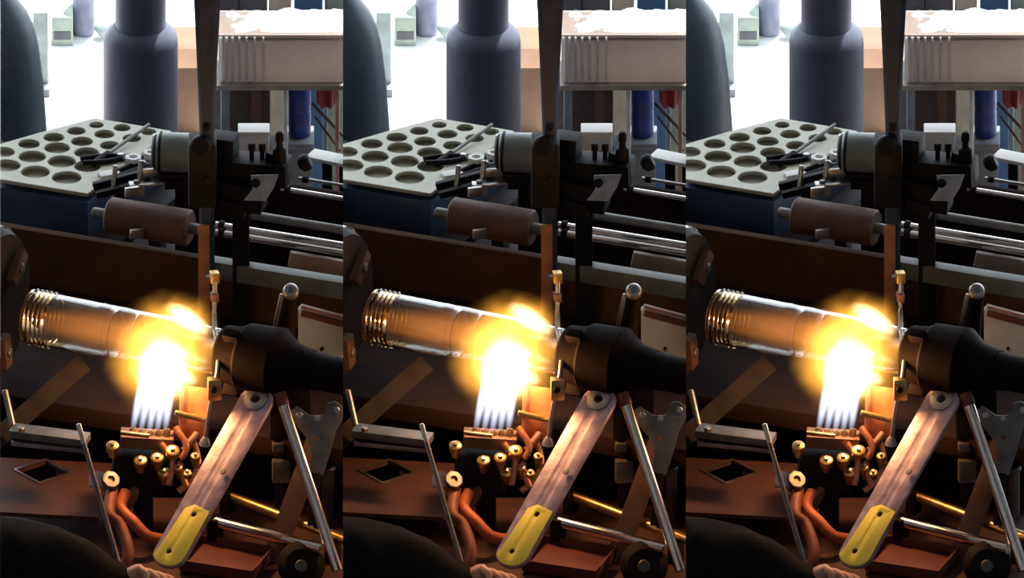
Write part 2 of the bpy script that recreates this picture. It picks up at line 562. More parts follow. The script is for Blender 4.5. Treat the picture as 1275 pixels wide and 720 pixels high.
bot = [b.verts.new((p[0], p[1], zb0 + h_ - .02)) for p in ((xl2 + .004, yb + .003), (xl2 + w_ - .004, yb + .003), (xl2 + w_ - .004, yb + .15), (xl2 + .004, yb + .15))]
b.faces.new(bot)
single('plastic_film', b, 'bag', 'crumpled white plastic film heaped on top of milky bin', 'plastic film', 'white film heaps', (bc.x, bc.y, zb1), smooth=True)

# beneath the table
ce, sz = upright(285, 336, 109, 2.33, .18)
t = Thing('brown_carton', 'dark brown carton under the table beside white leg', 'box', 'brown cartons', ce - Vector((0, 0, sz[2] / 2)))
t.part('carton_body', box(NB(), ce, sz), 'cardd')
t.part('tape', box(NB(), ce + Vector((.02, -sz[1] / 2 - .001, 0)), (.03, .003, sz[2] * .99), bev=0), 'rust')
y = 2.42
zc = zz(168, y)
x = P(373, 0, y=y).x
t = Thing('step_stool', 'dull grey box stool under the table below blue drum', 'stool', 'grey stools', (x, y, 0))
t.part('stool_top', box(NB(), Vector((x, y, zc - .01)), (R(36), .13, .02)), 'greyb')
t.part('stool_body', box(NB(), Vector((x, y, (zc - .02) / 2)), (R(32), .11, zc - .02)), 'greyb')
c = Vector((x, y, zc))
t = Thing('blue_drum', 'small royal blue plastic drum on grey stool under table', 'drum', 'blue drums', c)
hh = min(zz(104, y), ztab - .03) - zc
t.part('drum_body', lathe(NB(), c, c + Vector((0, 0, hh)), [(0, R(12.5)), (.04, R(14)), (.45, R(14)), (.5, R(13.3)), (.55, R(14)), (.93, R(14)), (1, R(11))], 24), 'blue')
t.part('drum_cap', rod(NB(), c + Vector((.01, 0, hh - .002)), c + Vector((.01, 0, hh + .012)), R(4)), 'greyd')
# red cloth hanging below the table
b = NB()
yy = 2.30
n1, n2 = 12, 10
front, back = [], []
for i in range(n1 + 1):
    for lst, dy in ((front, 0), (back, .012)):
        col_ = []
        for j in range(n2 + 1):
            u_, v_ = i / n1, j / n2
            px = 394 + u_ * 25
            pos = P(px, 108 + v_ * 36, y=yy)
            pos.y += dy + .012 * math.sin(u_ * 14 + v_) * v_
            pos.z = ztab - .018 - v_ * .092 - .014 * math.sin(u_ * 3.14) * v_
            col_.append(b.verts.new(pos))
        lst.append(col_)
for i in range(n1):
    for j in range(n2):
        b.faces.new((front[i][j], front[i + 1][j], front[i + 1][j + 1], front[i][j + 1]))
        b.faces.new((back[i][j + 1], back[i + 1][j + 1], back[i + 1][j], back[i][j]))
for i in range(n1):
    b.faces.new((front[i][0], back[i][0], back[i + 1][0], front[i + 1][0]))
    b.faces.new((front[i][n2], front[i + 1][n2], back[i + 1][n2], back[i][n2]))
for j in range(n2):
    b.faces.new((front[0][j], front[0][j + 1], back[0][j + 1], back[0][j]))
    b.faces.new((front[n1][j + 1], front[n1][j], back[n1][j], back[n1][j + 1]))
single('red_cloth', b, 'red', 'dark red cloth hanging under the table top by pink leg', 'cloth', 'red cloths', P(406, 108, y=yy))

# ------------------------------------------------------------------ rack with round pockets
zr = 1.05
fr = P(109, 241, z=zr)
uh = Vector((.885, -.466, 0)).normalized()
wh = Vector((.466, .885, 0)).normalized()
Lu, Lw = .60, .475
t = Thing('tube_rack', 'beige perforated rack with rows of round pockets on blue body', 'rack', 'perforated racks', fr + Vector((0, 0, -.15)) - uh * Lu / 2 + wh * Lw / 2)
mx = basis(fr + Vector((0, 0, -.006)), -uh, -wh)
mx = Matrix(((-uh.x, wh.x, 0, fr.x), (-uh.y, wh.y, 0, fr.y), (0, 0, -1, fr.z - .006), (0, 0, 0, 1)))
def to_rack(px, py):
    q = P(px, py, z=zr) - fr
    return -q.dot(uh), q.dot(wh)
holes = []
for px, py, r_ in ((83, 221, 19), (44, 214, 18.5), (8, 206, 18), (109, 207, 17), (77, 201, 18), (40, 195, 17.5), (4, 189, 15), (108, 190, 16), (71, 184, 16.5), (36, 179, 14),
                   (67, 171, 13.5), (102, 176, 14), (137, 181, 13), (95, 163, 12), (130, 167, 13), (164, 172, 12), (120, 155.5, 9.5), (152, 159, 11), (185, 164, 10)):
    holes.append((*to_rack(px, py), R(r_)))
OUT = [to_rack(*q) for q in ((109, 241), (213, 163), (118, 147), (60, 162), (-60, 197), (-60, 213))]
def rrect(x0, y0, x1, y1, r, n=5):
    pts = []
    for cx, cy, a in ((x1 - r, y1 - r, 0), (x0 + r, y1 - r, 90), (x0 + r, y0 + r, 180), (x1 - r, y0 + r, 270)):
        for i in range(n + 1):
            q = math.radians(a + 90 * i / n)
            pts.append((cx + r * math.cos(q), cy + r * math.sin(q)))
    return pts
t.part('top_plate', plate(NB(), OUT, holes, .012, mx), 'tray', smooth=False)
cen = fr - uh * Lu / 2 + wh * Lw / 2
ang = math.atan2(uh.y, uh.x)
body = t.part('rack_body', plate(NB(), [(x_ * .99, y_ * .985) for x_, y_ in OUT], [], .12, mx @ Matrix.Translation((0, 0, .083)), .002), 'bluec', label='blue plastic rack body')
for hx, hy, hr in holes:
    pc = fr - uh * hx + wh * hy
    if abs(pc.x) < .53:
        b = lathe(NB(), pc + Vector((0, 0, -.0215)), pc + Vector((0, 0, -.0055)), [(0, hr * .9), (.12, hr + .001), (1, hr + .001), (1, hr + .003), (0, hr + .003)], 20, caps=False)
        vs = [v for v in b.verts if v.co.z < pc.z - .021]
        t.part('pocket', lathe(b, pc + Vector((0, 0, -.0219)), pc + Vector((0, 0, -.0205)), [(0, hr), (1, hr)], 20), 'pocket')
# bench under the rack
zb_ = zr - .151
bn = Thing('steel_bench', 'dark steel bench carrying the perforated rack behind the lathe', 'bench', 'dark benches', (cen.x, cen.y, 0))
bn.part('bench_top', box(NB(), cen + uh * .04 + Vector((0, 0, zb_ - zr - .015)), (Lu + .1, Lw + .04, .03), ang), 'dark')
for k1 in (-1, 1):
    for k2 in (-1, 1):
        q = cen + uh * (k1 * .26 + .04) + wh * k2 * .2
        bn.part('leg', box(NB(), Vector((q.x, q.y, (zb_ - .03) / 2)), (.04, .04, zb_ - .03), ang), 'dark')

# ------------------------------------------------------------------ lathe bed
A = Vector((math.cos(math.radians(-21)), math.sin(math.radians(-21)), 0))
B = Vector((-A.y, A.x, 0))
def axis_line(px, py, z, px1):
    """points where a horizontal line through (px, py, z) along the lathe meets px1."""
    p = P(px, py, z=z)
    x1 = (px1 - 213.5) / PX
    return p + A * ((x1 - p.x) / A.x)
bedz = 0.80
t = Thing('lathe_bed', 'long dark brown lathe bed under tube with grey-green rail', 'lathe', 'lathe beds', (0, .1, 0))
p0 = Vector((0, .08, bedz - .03))
beam(b := NB(), p0 - A * .75, p0 + A * .75, .86, .06, bev=.006)
t.part('bed_plate', b, 'bed')
pb = Vector((0, .42, bedz + .075))
t.part('back_panel', beam(NB(), pb - A * .75, pb + A * .75, .03, .20), 'panelb')
t.part('pedestal', beam(NB(), Vector((0, .1, .38)) - A * .7, Vector((0, .1, .38)) + A * .7, .55, .76), 'bed')
a, e = axis_line(268, 333, .99, 262), axis_line(268, 333, .99, 460)
t.part('bed_rail', beam(NB(), a, e, .045, R(23)), 'green', label='grey-green painted bar')
a, e = P(360, 322, y=.40), P(440, 336, y=.40)
t.part('cover_plate', beam(NB(), a, e, .02, R(20)), 'shelf', label='beige cover plate')
pp = Vector((0, -.66, .50))
t.part('drip_pan', box(NB(), pp, (1.2, .74, .03), 0, .006), 'pan', label='red-brown drip pan')
t.part('pan_lip', box(NB(), Vector((0, -1.03, .53)), (1.2, .02, .09), 0, .004), 'pan')
t.part('pan_support', box(NB(), Vector((0, -.62, .243)), (1.2, .5, .485), 0, .004), 'bed')

pg = Vector((.20, .80, 0))
t.part('dark_backing', beam(NB(), pg - A * .20 + Vector((0, 0, .79)), pg + A * .45 + Vector((0, 0, .79)), .02, .50), 'bed')  # added dark sheet, hides the bright floor behind the shafts

# shafts along the lathe, behind
SH = (('support_shaft', (302, 266), 430, 5.5, 1.02, 'steeld', 'dull grey round shaft above polished twin shaft behind lathe'),
      ('polished_shaft', (268, 280), 430, 4.6, 1.00, 'chrome', 'polished steel shaft, upper of close pair behind black post'),
      ('polished_shaft', (268, 289), 430, 4.6, .985, 'chrome', 'polished steel shaft, lower of close pair behind black post'),
      ('thin_shaft', (350, 235), 430, 3.4, 1.03, 'chrome', 'thin bright shaft leaving the black clamp carriage'),
      ('flat_shaft', (372, 222), 430, 2.2, 1.035, 'steel', 'slim steel shaft just above thin bright shaft'))
for nm, (px, py), px1, r_, z_, mm, lb in SH:
    a, e = axis_line(px, py, z_, px), axis_line(px, py, z_, px1 + 15)
    tt = Thing(nm, lb, 'shaft', lb.split(',')[0], a)
    tt.part('shaft_body', rod(NB(), a, e, R(r_), seg=20), mm)
    tt.part('collar', rod(NB(), a + A * .012, a + A * .03, R(r_ + 2.4), seg=20), 'dark')
# white bench strip far right
a, e = P(386, 192, z=1.0), P(440, 203, z=1.0)
tt = Thing('white_ledge', 'bright white flat ledge behind the clamp carriage below table', 'ledge', 'white ledges', (a + e) / 2)
tt.part('ledge_top', beam(NB(), a, e, .062, .012), 'paper')
tt.part('ledge_bracket', beam(NB(), a + Vector((.05, .0, -.006)), a + Vector((.05, 0, -.3)), .03, .03, up=Vector((0, 1, 0))), 'dark')
tt.part('ledge_bracket', beam(NB(), a + Vector((.1, .0, -.006)), a + Vector((.1, 0, -.3)), .03, .03, up=Vector((0, 1, 0))), 'dark')
# white card behind the bolts
a = P(316, 189, y=.95)
tt = Thing('white_box', 'small white carton behind the two bolts of clamp carriage', 'box', 'small white cartons', a)
tt.part('carton_body', box(NB(), a + Vector((0, .03, .03)), (R(38), .06, .06)), 'paper')
tt.part('carton_lid', box(NB(), a + Vector((0, .03, .058)), (R(39.5), .064, .012)), 'paper')
a = P(316, 189, y=.95)
single('box_shelf', box(box(NB(), a + Vector((0, .06, -a.z / 2 - .01)), (.04, .04, a.z - .025)), a + Vector((.0, .05, -.012)), (R(70), .14, .02)), 'dark', 'dark shelf strip carrying small white carton behind clamp', 'shelf', 'dark shelf strips', a + Vector((.06, .05, -.022)))

# white casting at the right
o = P(372, 455, y=.02)
out = [(0, .0), (.0, R(70)), (R(60), R(57)), (R(60), -R(8)), (R(38), R(2)), (R(22), R(14)), (R(6), R(22))]
out = [(x_, y_) for x_, y_ in ((0, R(30)), (0, R(72)), (R(4), R(76)), (R(62), R(60)), (R(62), -R(4)), (R(52), -R(1)), (R(40), R(12)), (R(22), R(17)), (R(9), R(20)))]
mx = basis(o, Vector((1, 0, 0)), Vector((0, SN * .4, CS)))
t = Thing('white_bracket', 'off-white bolted casting with dark slot behind right chuck', 'bracket', 'off-white castings', o)
t.part('bracket_body', plate(NB(), out, [(R(29), R(23), R(5.0), 4)], .04, mx, .002), 'white')
a, e = mx @ Vector((R(3), R(70), .024)), mx @ Vector((R(64), R(53), .024))
t.part('bracket_stand', beam(NB(), o + Vector((.09, .03, .05)), Vector((o.x + .09, o.y + .03, bedz)), .05, .03, up=Vector((0, 1, 0))), 'dark')
t.part('slot_bar', beam(NB(), a, e, .012, R(8), up=mx.to_3x3() @ Vector((0, 1, 0))), 'scorch', label='dark red slot strip')
t.part('edge_strip', beam(NB(), a + Vector((0, 0, R(9))), e + Vector((0, 0, R(9))), .014, R(4), up=mx.to_3x3() @ Vector((0, 1, 0))), 'pink', label='pinkish top edge strip')

# ------------------------------------------------------------------ motor, roller and tools by the rack
ax = Vector((math.cos(math.radians(-6)), math.sin(math.radians(-6)), 0))
c = P(222, 190, y=.60)
a, e = c - ax * R(27), c + ax * R(24)
t = Thing('drive_motor', 'grey-green cylindrical motor lying beside the black post clamp', 'motor', 'grey-green motors', c - Vector((0, 0, R(26))))
t.part('motor_body', rod(NB(), a, e, R(25), seg=32, ch=.006), 'motor')
t.part('end_cap', lathe(NB(), a - ax * .012, a + ax * .004, [(0, R(18)), (.4, R(22)), (1, R(23))], 28), 'black')
for k in (0.10,):
    q = a + (e - a) * k
    t.part('band', lathe(NB(), q - ax * .004, q + ax * .004, [(0, R(25)), (.3, R(26.2)), (.7, R(26.2)), (1, R(25))], 32), 'black')
t.part('motor_foot', box(NB(), c + Vector((0, 0, -R(27))), (R(46), .07, .016)), 'dark')
t.part('terminal_box', box(NB(), c + Vector((0, -.02, -R(36))), (R(34), .05, .03)), 'black')

c = P(186, 276, y=.44)
a, e = c - A * R(54), c + A * R(54)
t = Thing('roller', 'rusty brown horizontal roller below rack and behind lathe', 'roller', 'rusty rollers', c - Vector((0, 0, R(24))))
t.part('roller_body', rod(NB(), a, e, R(23), seg=28, ch=.005), 'rust')
t.part('spindle', rod(NB(), a - A * .05, a + A * .01, R(7)), 'steeld')
t.part('spindle', rod(NB(), e - A * .01, e + A * .03, R(7)), 'steeld')
for px, py in ((164, 239), (170, 291)):
    q = P(px, py, y=.44 if py < 260 else .38)
    t.part('retaining_clip', box(NB(), q, (R(18), .012, R(13)), .3), 'steel')

zt_ = zr
def on_rack(px, py, dz=0.0):
    return P(px, py, z=zt_ + dz)
# thin rod
a, e = P(128, 196, z=zt_ + .006), P(186, 155, z=zt_ + .02)
tt = Thing('thin_rod', 'thin grey metal rod lying slantwise across perforated rack', 'rod', 'thin rods on racks', a)
tt.part('rod_body', rod(NB(), a, e, R(2.4)), 'steeld')
tt.part('rod_handle', rod(NB(), a + (a - e).normalized() * .05, a + (e - a).normalized() * .03, R(4.5)), 'black')
# pliers
def pliers(name, px, py, a_deg, z_, lb, gp, s=1.0, mm='black'):
    c = P(px, py, z=z_ + .008)
    d = Vector((math.cos(math.radians(a_deg)), math.sin(math.radians(a_deg)), 0))
    n = Vector((-d.y, d.x, 0))
    t = Thing(name, lb, 'pliers', gp, c - Vector((0, 0, .008)))
    for k in (-1, 1):
        pts = [c + d * .012 * s, c - d * .02 * s + n * k * .014 * s, c - d * .06 * s + n * k * .017 * s, c - d * .10 * s + n * k * .012 * s]
        t.part('handle', path(NB(), pts, .007 * s), mm)
        t.part('jaw', path(NB(), [c + n * k * .004 * s, c + d * .02 * s + n * k * .009 * s, c + d * .05 * s + n * k * .002 * s], lambda q: .007 * s * (1 - .5 * q)), 'steeld')
    t.part('pivot', rod(NB(), c - Vector((0, 0, .008 * s)), c + Vector((0, 0, .011 * s)), .008 * s), 'steel')
    return t
pliers('pliers', 150, 196, 12, zt_, 'black-handled pliers lying open on the perforated rack', 'pliers on racks', 1.15)
pliers('pliers', 178, 205, 40, zt_, 'dark pliers lying at the outer edge of perforated rack', 'edge pliers', 1.0)
# small steel pieces
def nut(name, px, py, z_, r_, h, lb, gp, mm='steel', yy=None):
    c = P(px, py, y=yy) if yy is not None else P(px, py, z=z_)
    b = lathe(NB(), c, c + Vector((0, 0, h)), [(0, r_ * .93), (.12, r_), (.88, r_), (1, r_ * .93), (1, r_ * .5), (0, r_ * .5), (0, r_ * .93)], 6, caps=False)
    return single(name, b, mm, lb, 'nut', gp, c)
nut('hex_nut', 166, 205, zt_, .027, .026, 'bright white hex nut beside pliers on perforated rack', 'nuts on racks', 'paper')
nut('hex_nut', 188, 200, zt_, .025, .028, 'second bright white hex nut, nearer the motor end', 'nuts by motors', 'paper')
nut('hex_nut', 196, 175, zt_, .016, .018, 'small hex nut by the back edge of perforated rack', 'small nuts on racks')
c = P(136, 219, z=zt_)
tt = single('steel_plate', box(NB(), c + Vector((0, 0, .006)), (.062, .036, .010), .35), 'paper', 'small bright white plate at rack edge beneath pliers', 'plate', 'small white plates', c)
c = P(170, 240, y=.56)
tt = Thing('steel_block', 'pale steel block between rack edge and rusty roller', 'block', 'pale steel blocks', c)
tt.part('block_body', box(NB(), c + Vector((0, 0, .012)), (R(19), .03, .04), .1), 'steel')
tt.part('screw', rod(NB(), c + Vector((0, 0, .03)), c + Vector((0, 0, .04)), R(4)), 'steeld')
c = P(192, 226, y=.58)
tt = single('angle_bracket', box(box(NB(), c + Vector((0, 0, 0)), (R(30), .05, .008), .2), c + Vector((0, .02, .015)), (R(30), .008, .036), .2), 'steel', 'bent steel angle bracket in front of motor', 'bracket', 'angle brackets', c)
# dark clamp lump
c = P(160, 222, y=.60)
tt = Thing('toolmaker_clamp', 'black two-jaw clamp lying beyond rack edge with steel screw', 'clamp', 'black clamps', c)
tt.part('jaw', beam(NB(), P(116, 232, y=.62), P(186, 214, y=.62), .022, .022), 'black')
tt.part('jaw', beam(NB(), P(120, 243, y=.58), P(188, 226, y=.58), .02, .02), 'black')
for px in (140, 172):
    tt.part('clamp_screw', rod(NB(), P(px, 250 - (px - 120) * .25, y=.59), P(px + 4, 206 - (px - 140) * .2, y=.61), R(3.2)), 'steel')
tt.part('clamp_stand', beam(NB(), P(150, 232, y=.60), P(150, 232, y=.60) - Vector((0, 0, .12)), .03, .03, up=Vector((0, 1, 0))), 'black')

# ------------------------------------------------------------------ black post with clamp carriage
yp = .16
t = Thing('clamp_post', 'tall black steel post rising behind flame to the top edge', 'post', 'black posts', P(258, 405, y=yp))
b = NB()
xa = [(257.5, 410, 10), (257.5, 300, 9.5), (257.5, 165, 9), (257.5, 110, 11), (258, 40, 14.5), (258, 0, 16.5), (258, -60, 18)]
rows = []
for px, py, hw in xa:
    c = P(px, py, y=yp)
    rows.append([b.verts.new(c + Vector((sx * R(hw), sy * .022, 0))) for sx, sy in ((-1, -.4), (-.6, -1), (.6, -1), (1, -.4), (1, 1), (-1, 1))])
for i in range(len(rows) - 1):
    bridge(b, rows[i], rows[i + 1])
b.faces.new(rows[0]); b.faces.new(rows[-1])
t.part('post_body', b, 'postm')
t.part('face_strip', beam(NB(), P(254, 404, y=yp - .03), P(254, 280, y=yp - .03), R(14), .016, up=Vector((0, 1, 0))), 'flameglow', label='lower face strip coloured by flame glow')
t.part('post_base', beam(NB(), P(258, 404, y=yp), P(258, 404, y=yp) - Vector((0, 0, .13)), .06, .05, up=Vector((0, 1, 0))), 'dark')
for py in (225, 160):
    t.part('bolt', rod(NB(), P(257, py, y=yp - .02), P(257, py, y=yp - .036), R(5), seg=6), 'dark')

cc = P(290, 210, y=.30)
t = Thing('clamp_carriage', 'black clamp carriage gripping post, with bolts and pale lever', 'clamp', 'clamp carriages', cc - Vector((0, 0, .12)))
t.part('post_collar', box(NB(), P(252, 212, y=yp + .02), (R(35), .09, R(88)), 0, .008), 'black')
t.part('clamp_cap', lathe(NB(), P(250, 182, y=yp - .05), P(250, 182, y=yp + .02), [(0, R(10)), (.1, R(13)), (1, R(14))], 20), 'black')
t.part('slide_body', beam(NB(), P(262, 206, y=.30), P(360, 214, y=.24), .09, R(30)), 'black')
t.part('slide_body', beam(NB(), P(262, 234, y=.26), P(330, 246, y=.22), .08, R(34)), 'black')
t.part('slide_foot', beam(NB(), P(276, 254, y=.22), P(306, 262, y=.2), .05, R(20)), 'black')
t.part('top_block', beam(NB(), P(264, 180, y=.30), P(294, 184, y=.28), .07, R(30)), 'black')
for px in (313.5, 326.5):
    bo = t.part('bolt', rod(NB(), P(px, 202, y=.26), P(px, 183, y=.26), R(3.0)), 'black')
    t.part('bolt_head', rod(NB(), P(px, 187, y=.26), P(px, 178, y=.26), R(5), seg=6), 'black', bo)
t.part('pillar', lathe(NB(), P(348, 225, y=.24), P(348, 164, y=.24), [(0, R(13)), (.25, R(12)), (.3, R(9)), (.65, R(8.5)), (.7, R(4.5)), (.78, R(4)), (.82, R(5.5)), (.95, R(5.5)), (1, R(3))], 18), 'black')
t.part('pillar', rod(NB(), P(334, 216, y=.25), P(338, 190, y=.25), R(7)), 'black')
o = P(325, 234, y=.13)
t.part('lever', plate(NB(), [(R(-12), R(15)), (R(21), R(16)), (R(16), R(2)), (R(5), R(-16)), (R(-20), R(-15)), (R(-10), R(-2))], [(R(-4), R(8), R(2.2), 12)], .012, basis(o, Vector((1, 0, 0)), Vector((0, SN, CS))), .002), 'steel', label='pale grey steel lever')
t.part('lever_boss', rod(NB(), P(318, 228, y=.22), P(318, 228, y=.12), R(6)), 'black')
t.part('hand_knob', lathe(NB(), P(372, 206, y=.24), P(386, 200, y=.24), [(0, R(5)), (.3, R(11)), (.8, R(11)), (1, R(8))], 14), 'black')
t.part('carriage_stand', beam(NB(), P(300, 240, y=.26), Vector((P(300, 240, y=.26).x, .26, bedz)), .05, .06, up=Vector((0, 1, 0))), 'black')

# ------------------------------------------------------------------ chucks and the glass tube
TA, TB = P(38, 394, z=1.05), P(292, 443, z=1.05)
T = (TB - TA).normalized()
TU, TW = frame(T)
def tube_pt(px):
    return TA + T * (((px - 213.5) / PX - TA.x) / T.x)
RT = R(34)
c0 = tube_pt(2)
t = Thing('headstock_chuck', 'large dark round chuck holding ribbed end of glass tube', 'chuck', 'left chucks', c0 - Vector((0, 0, .23)))
t.part('chuck_body', lathe(NB(), c0 - T * .16, c0 - T * .012, [(0, R(80)), (.1, R(98)), (.8, R(102)), (1, R(96))], 48), 'dark')
t.part('rim', lathe(NB(), c0 - T * .065, c0 - T * .040, [(0, R(101)), (.2, R(105)), (.8, R(105)), (1, R(101))], 48), 'chrome', label='bright steel rim')
for k in range(3):
    q = math.radians(100 + 120 * k)
    dr = TU * math.cos(q) + TW * math.sin(q)
    j = t.part('jaw', beam(NB(), c0 + dr * (RT + .012) - T * .01, c0 + dr * R(84) - T * .01, .045, .045, up=T, bev=.006), 'rust')
    t.part('jaw_screw', rod(NB(), c0 + dr * R(62) + T * .008, c0 + dr * R(62) + T * .02, R(6), seg=12), 'steeld', j)
t.part('pedestal', beam(NB(), c0 - T * .09 - Vector((0, 0, .16)), Vector(((c0 - T * .09).x, (c0 - T * .09).y, bedz)), .12, .1, up=Vector((0, 1, 0))), 'dark')

# glass tube
tl, tr_ = TA, tube_pt(290)
L = (tr_ - tl).length
prof_o = [(0, RT * 1.02)]
for k in range(5):                       # moulded ribs of the neck end
    q = .012 + k * .022
    prof_o += [(q, RT * 1.0), (q + .008, RT * 1.075), (q + .015, RT * 1.0)]
prof_o += [(.14, RT), (.34, RT), (.355, RT * 1.02), (.37, RT), (.68, RT), (.74, RT * .98), (.82, RT * .93), (.9, RT * .90), (1, RT * .90)]
wall = .006
prof = prof_o + [(q, r_ - wall) for q, r_ in reversed([p for p in prof_o if not (.0 < p[0] < .13 and p[1] > RT * 1.03)])]
b = NB()
u, w = TU, TW
def glass_shell(pr):
    bb = NB()
    rg = [ring(bb, tl + T * (L * q), TU, TW, r_, 64) for q, r_ in pr]
    for i in range(len(rg)):
        bridge(bb, rg[i], rg[(i + 1) % len(rg)])
    return bb
t = Thing('glass_tube', 'clear glass tube with ribbed end turning in lathe over flame', 'glass tube', 'glass tubes', (tl + tr_) / 2 - Vector((0, 0, RT)))
cutq = .1245
t.part('tube_wall', glass_shell([(cutq, RT)] + [p for p in prof if p[0] > cutq] + [(cutq, RT - wall)]), 'glass')
t.part('ribbed_end', glass_shell([p for p in prof_o if p[0] < cutq - .001] + [(cutq - .0008, RT), (cutq - .0008, RT - wall), (0, RT - wall)]), 'amber', label='ribbed neck end, flame reflection tinted amber')
def inner_ring(q0, q1, r_, name):
    a, e = tl + T * L * q0, tl + T * L * q1
    bb = lathe(NB(), a, e, [(0, r_), (.5, r_ + .001), (1, r_), (1, r_ - .004), (.5, r_ - .005), (0, r_ - .004), (0, r_)], 48, caps=False)
    return t.part(name, bb, 'glass')
inner_ring(.40, .43, RT - wall - .0008, 'inner_ring')
inner_ring(.52, .535, RT - wall - .0008, 'inner_ring')

# tailstock chuck
c1 = tube_pt(284)
t = Thing('tailstock_chuck', 'black chuck gripping the hot end of glass tube', 'chuck', 'right chucks', c1 - Vector((0, 0, .2)))
t.part('collet', lathe(NB(), c1 - T * .02, c1 + T * .055, [(0, R(33)), (.1, R(36)), (.5, R(37)), (1, R(40))], 40), 'chuckm')
t.part('chuck_body', lathe(NB(), c1 + T * .045, c1 + T * .27, [(0, R(38)), (.06, R(44)), (.52, R(46)), (.6, R(40)), (.75, R(30)), (1, R(26))], 44), 'chuckm')
t.part('spindle', lathe(NB(), c1 + T * .26, c1 + T * .5, [(0, R(25)), (.2, R(23)), (1, R(23))], 32), 'chuckm')
for k in range(3):
    q = math.radians(60 + 120 * k)
    dr = TU * math.cos(q) + TW * math.sin(q)
    t.part('jaw', beam(NB(), c1 + dr * R(34) + T * .035, c1 + dr * R(50) + T * .035, .03, .05, up=T, bev=.005), 'chuckm')
a, e = P(352, 425, y=-.33), P(362, 362, y=-.33)
lv = t.part('chuck_lever', lathe(NB(), a, e, [(0, R(15)), (.4, R(12)), (.8, R(10)), (.9, R(11)), (1, R(10))], 18), 'chuckm')
t.part('lever_edge', beam(NB(), P(341, 412, y=-.37), P(351, 366, y=-.37), R(5), .01, up=Vector((0, 1, 0))), 'steel', lv, label='bright lever edge')
t.part('lever_bolt', lathe(NB(), P(362, 364, y=-.36), P(362, 364, y=-.36) + Vector((0, -.03, .02)), [(0, R(10)), (.8, R(10)), (1, R(8)), (1, R(4)), (.6, R(4))], 16, caps=False), 'steel', lv)
for px, py in ((296, 410), (309, 408)):
    t.part('set_screw', rod(NB(), P(px, py + 8, y=-.42), P(px, py, y=-.43), R(5)), 'steel')
t.part('chuck_pedestal', beam(NB(), c1 + T * .2 + Vector((0, .08, -.04)), Vector(((c1 + T * .2).x, (c1 + T * .2).y + .08, .80)), .12, .1, up=Vector((0, 1, 0))), 'dark')

# ------------------------------------------------------------------ flame and burner
fc = P(203, 440, y=-.47)
t = Thing('burner_flame', 'roaring yellow and blue-white gas flame licking the glass tube', 'flame', 'burner flames', P(188, 530, y=-.50))
def flame_part(name, c, radii, m, rot=None, parent=None):
    me = bpy.data.meshes.new(name)
    bb = NB()
    bmesh.ops.create_uvsphere(bb, u_segments=24, v_segments=12, radius=1.0)
    bb.to_mesh(me); bb.free()
    me.materials.append(M[m])
    o = bpy.data.objects.new(name, me)
    COL.objects.link(o)
    o.parent = parent or t.e
    o.location = c - t.base
    o.scale = radii
    if rot:
        o.rotation_mode = 'QUATERNION'
        o.rotation_quaternion = rot
    return o
flame_part('fireball', P(203, 442, y=-.50), (R(84), R(66), R(88)), 'flame')
flame_part('fire_core', P(202, 460, y=-.52), (R(38), R(32), R(48)), 'core')
def lick(px0, py0, px1, py1, y_, r_):
    a, e = P(px0, py0, y=y_), P(px1, py1, y=y_)
    flame_part('flame_lick', (a + e) / 2, (R(r_), R(r_), (e - a).length * .55), 'core', (e - a).to_track_quat('Z', 'Y'))
lick(206, 380, 262, 416, -.46, 15)
lick(205, 455, 246, 478, -.54, 12)
flame_part('tube_glow', tube_pt(158), (R(150), R(30), R(30)), 'tail', T.to_track_quat('X', 'Z'))  # added glow volume, tints the glass orange from inside
flame_part('upper_flame', P(226, 398, y=-.44), (R(50), R(38), R(36)), 'flame')
for k, (px0, py0, px1, py1) in enumerate(((166, 532, 184, 446), (176, 534, 193, 448), (186, 536, 201, 450), (196, 535, 209, 450), (206, 533, 216, 452))):
    a, e = P(px0, py0, y=-.51), P(px1, py1, y=-.48)
    flame_part('jet', (a + e) / 2, (R(7), R(7), (e - a).length * .60), 'jet', (e - a).to_track_quat('Z', 'Y'))
ld = bpy.data.lights.new('flame_light', 'POINT')
ld.energy = FLAME_W
ld.color = (1.0, 0.42, 0.12)
ld.shadow_soft_size = 0.03
lo = bpy.data.objects.new('flame_light', ld)
COL.objects.link(lo)
lo.parent = t.e
lo.location = P(203, 452, y=-.52) - t.base

yB = -.52
t = Thing('gas_burner', 'multi-jet brass gas burner with valve knobs below flame', 'burner', 'gas burners', P(180, 610, y=yB))
t.part('burner_head', beam(NB(), P(150, 545, y=yB), P(216, 549, y=yB), .07, R(16)), 'rust')
t.part('burner_body', beam(NB(), P(140, 580, y=yB), P(206, 588, y=yB), .08, R(46)), 'dark')
for k, (px0, py0, px1, py1) in enumerate(((164, 545, 166, 533), (175, 547, 177, 535), (186, 549, 188, 537), (197, 548, 198, 536), (207, 546, 208, 534))):
    a, e = P(px0, py0, y=-.53), P(px1, py1, y=-.525)
    t.part('nozzle', lathe(NB(), a, e, [(0, R(5.2)), (.6, R(5.2)), (1, R(3.8)), (1, R(2.2)), (.6, R(2.2))], 14, caps=False), 'brass')
t.part('front_lip', beam(NB(), P(150, 539, y=-.56), P(186, 543, y=-.56), .012, R(5)), 'brass', label='bright brass lip')
for px, py, r_ in ((175, 574, 8.5), (196, 571, 8.5), (215, 562, 9), (204, 589, 8), (243, 569, 6), (233, 590, 6), (140, 556, 8), (222, 583, 6)):
    a = P(px, py + 12, y=-.57)
    e = P(px, py - 2, y=-.59)
    vb = t.part('valve', lathe(NB(), a, e, [(0, R(r_ * .6)), (.5, R(r_ * .6)), (.55, R(r_)), (.95, R(r_)), (1, R(r_ * .8))], 14), 'brass')
    t.part('valve_stem', rod(NB(), e, e + (e - a).normalized() * .008, R(r_ * .35)), 'steel', vb)
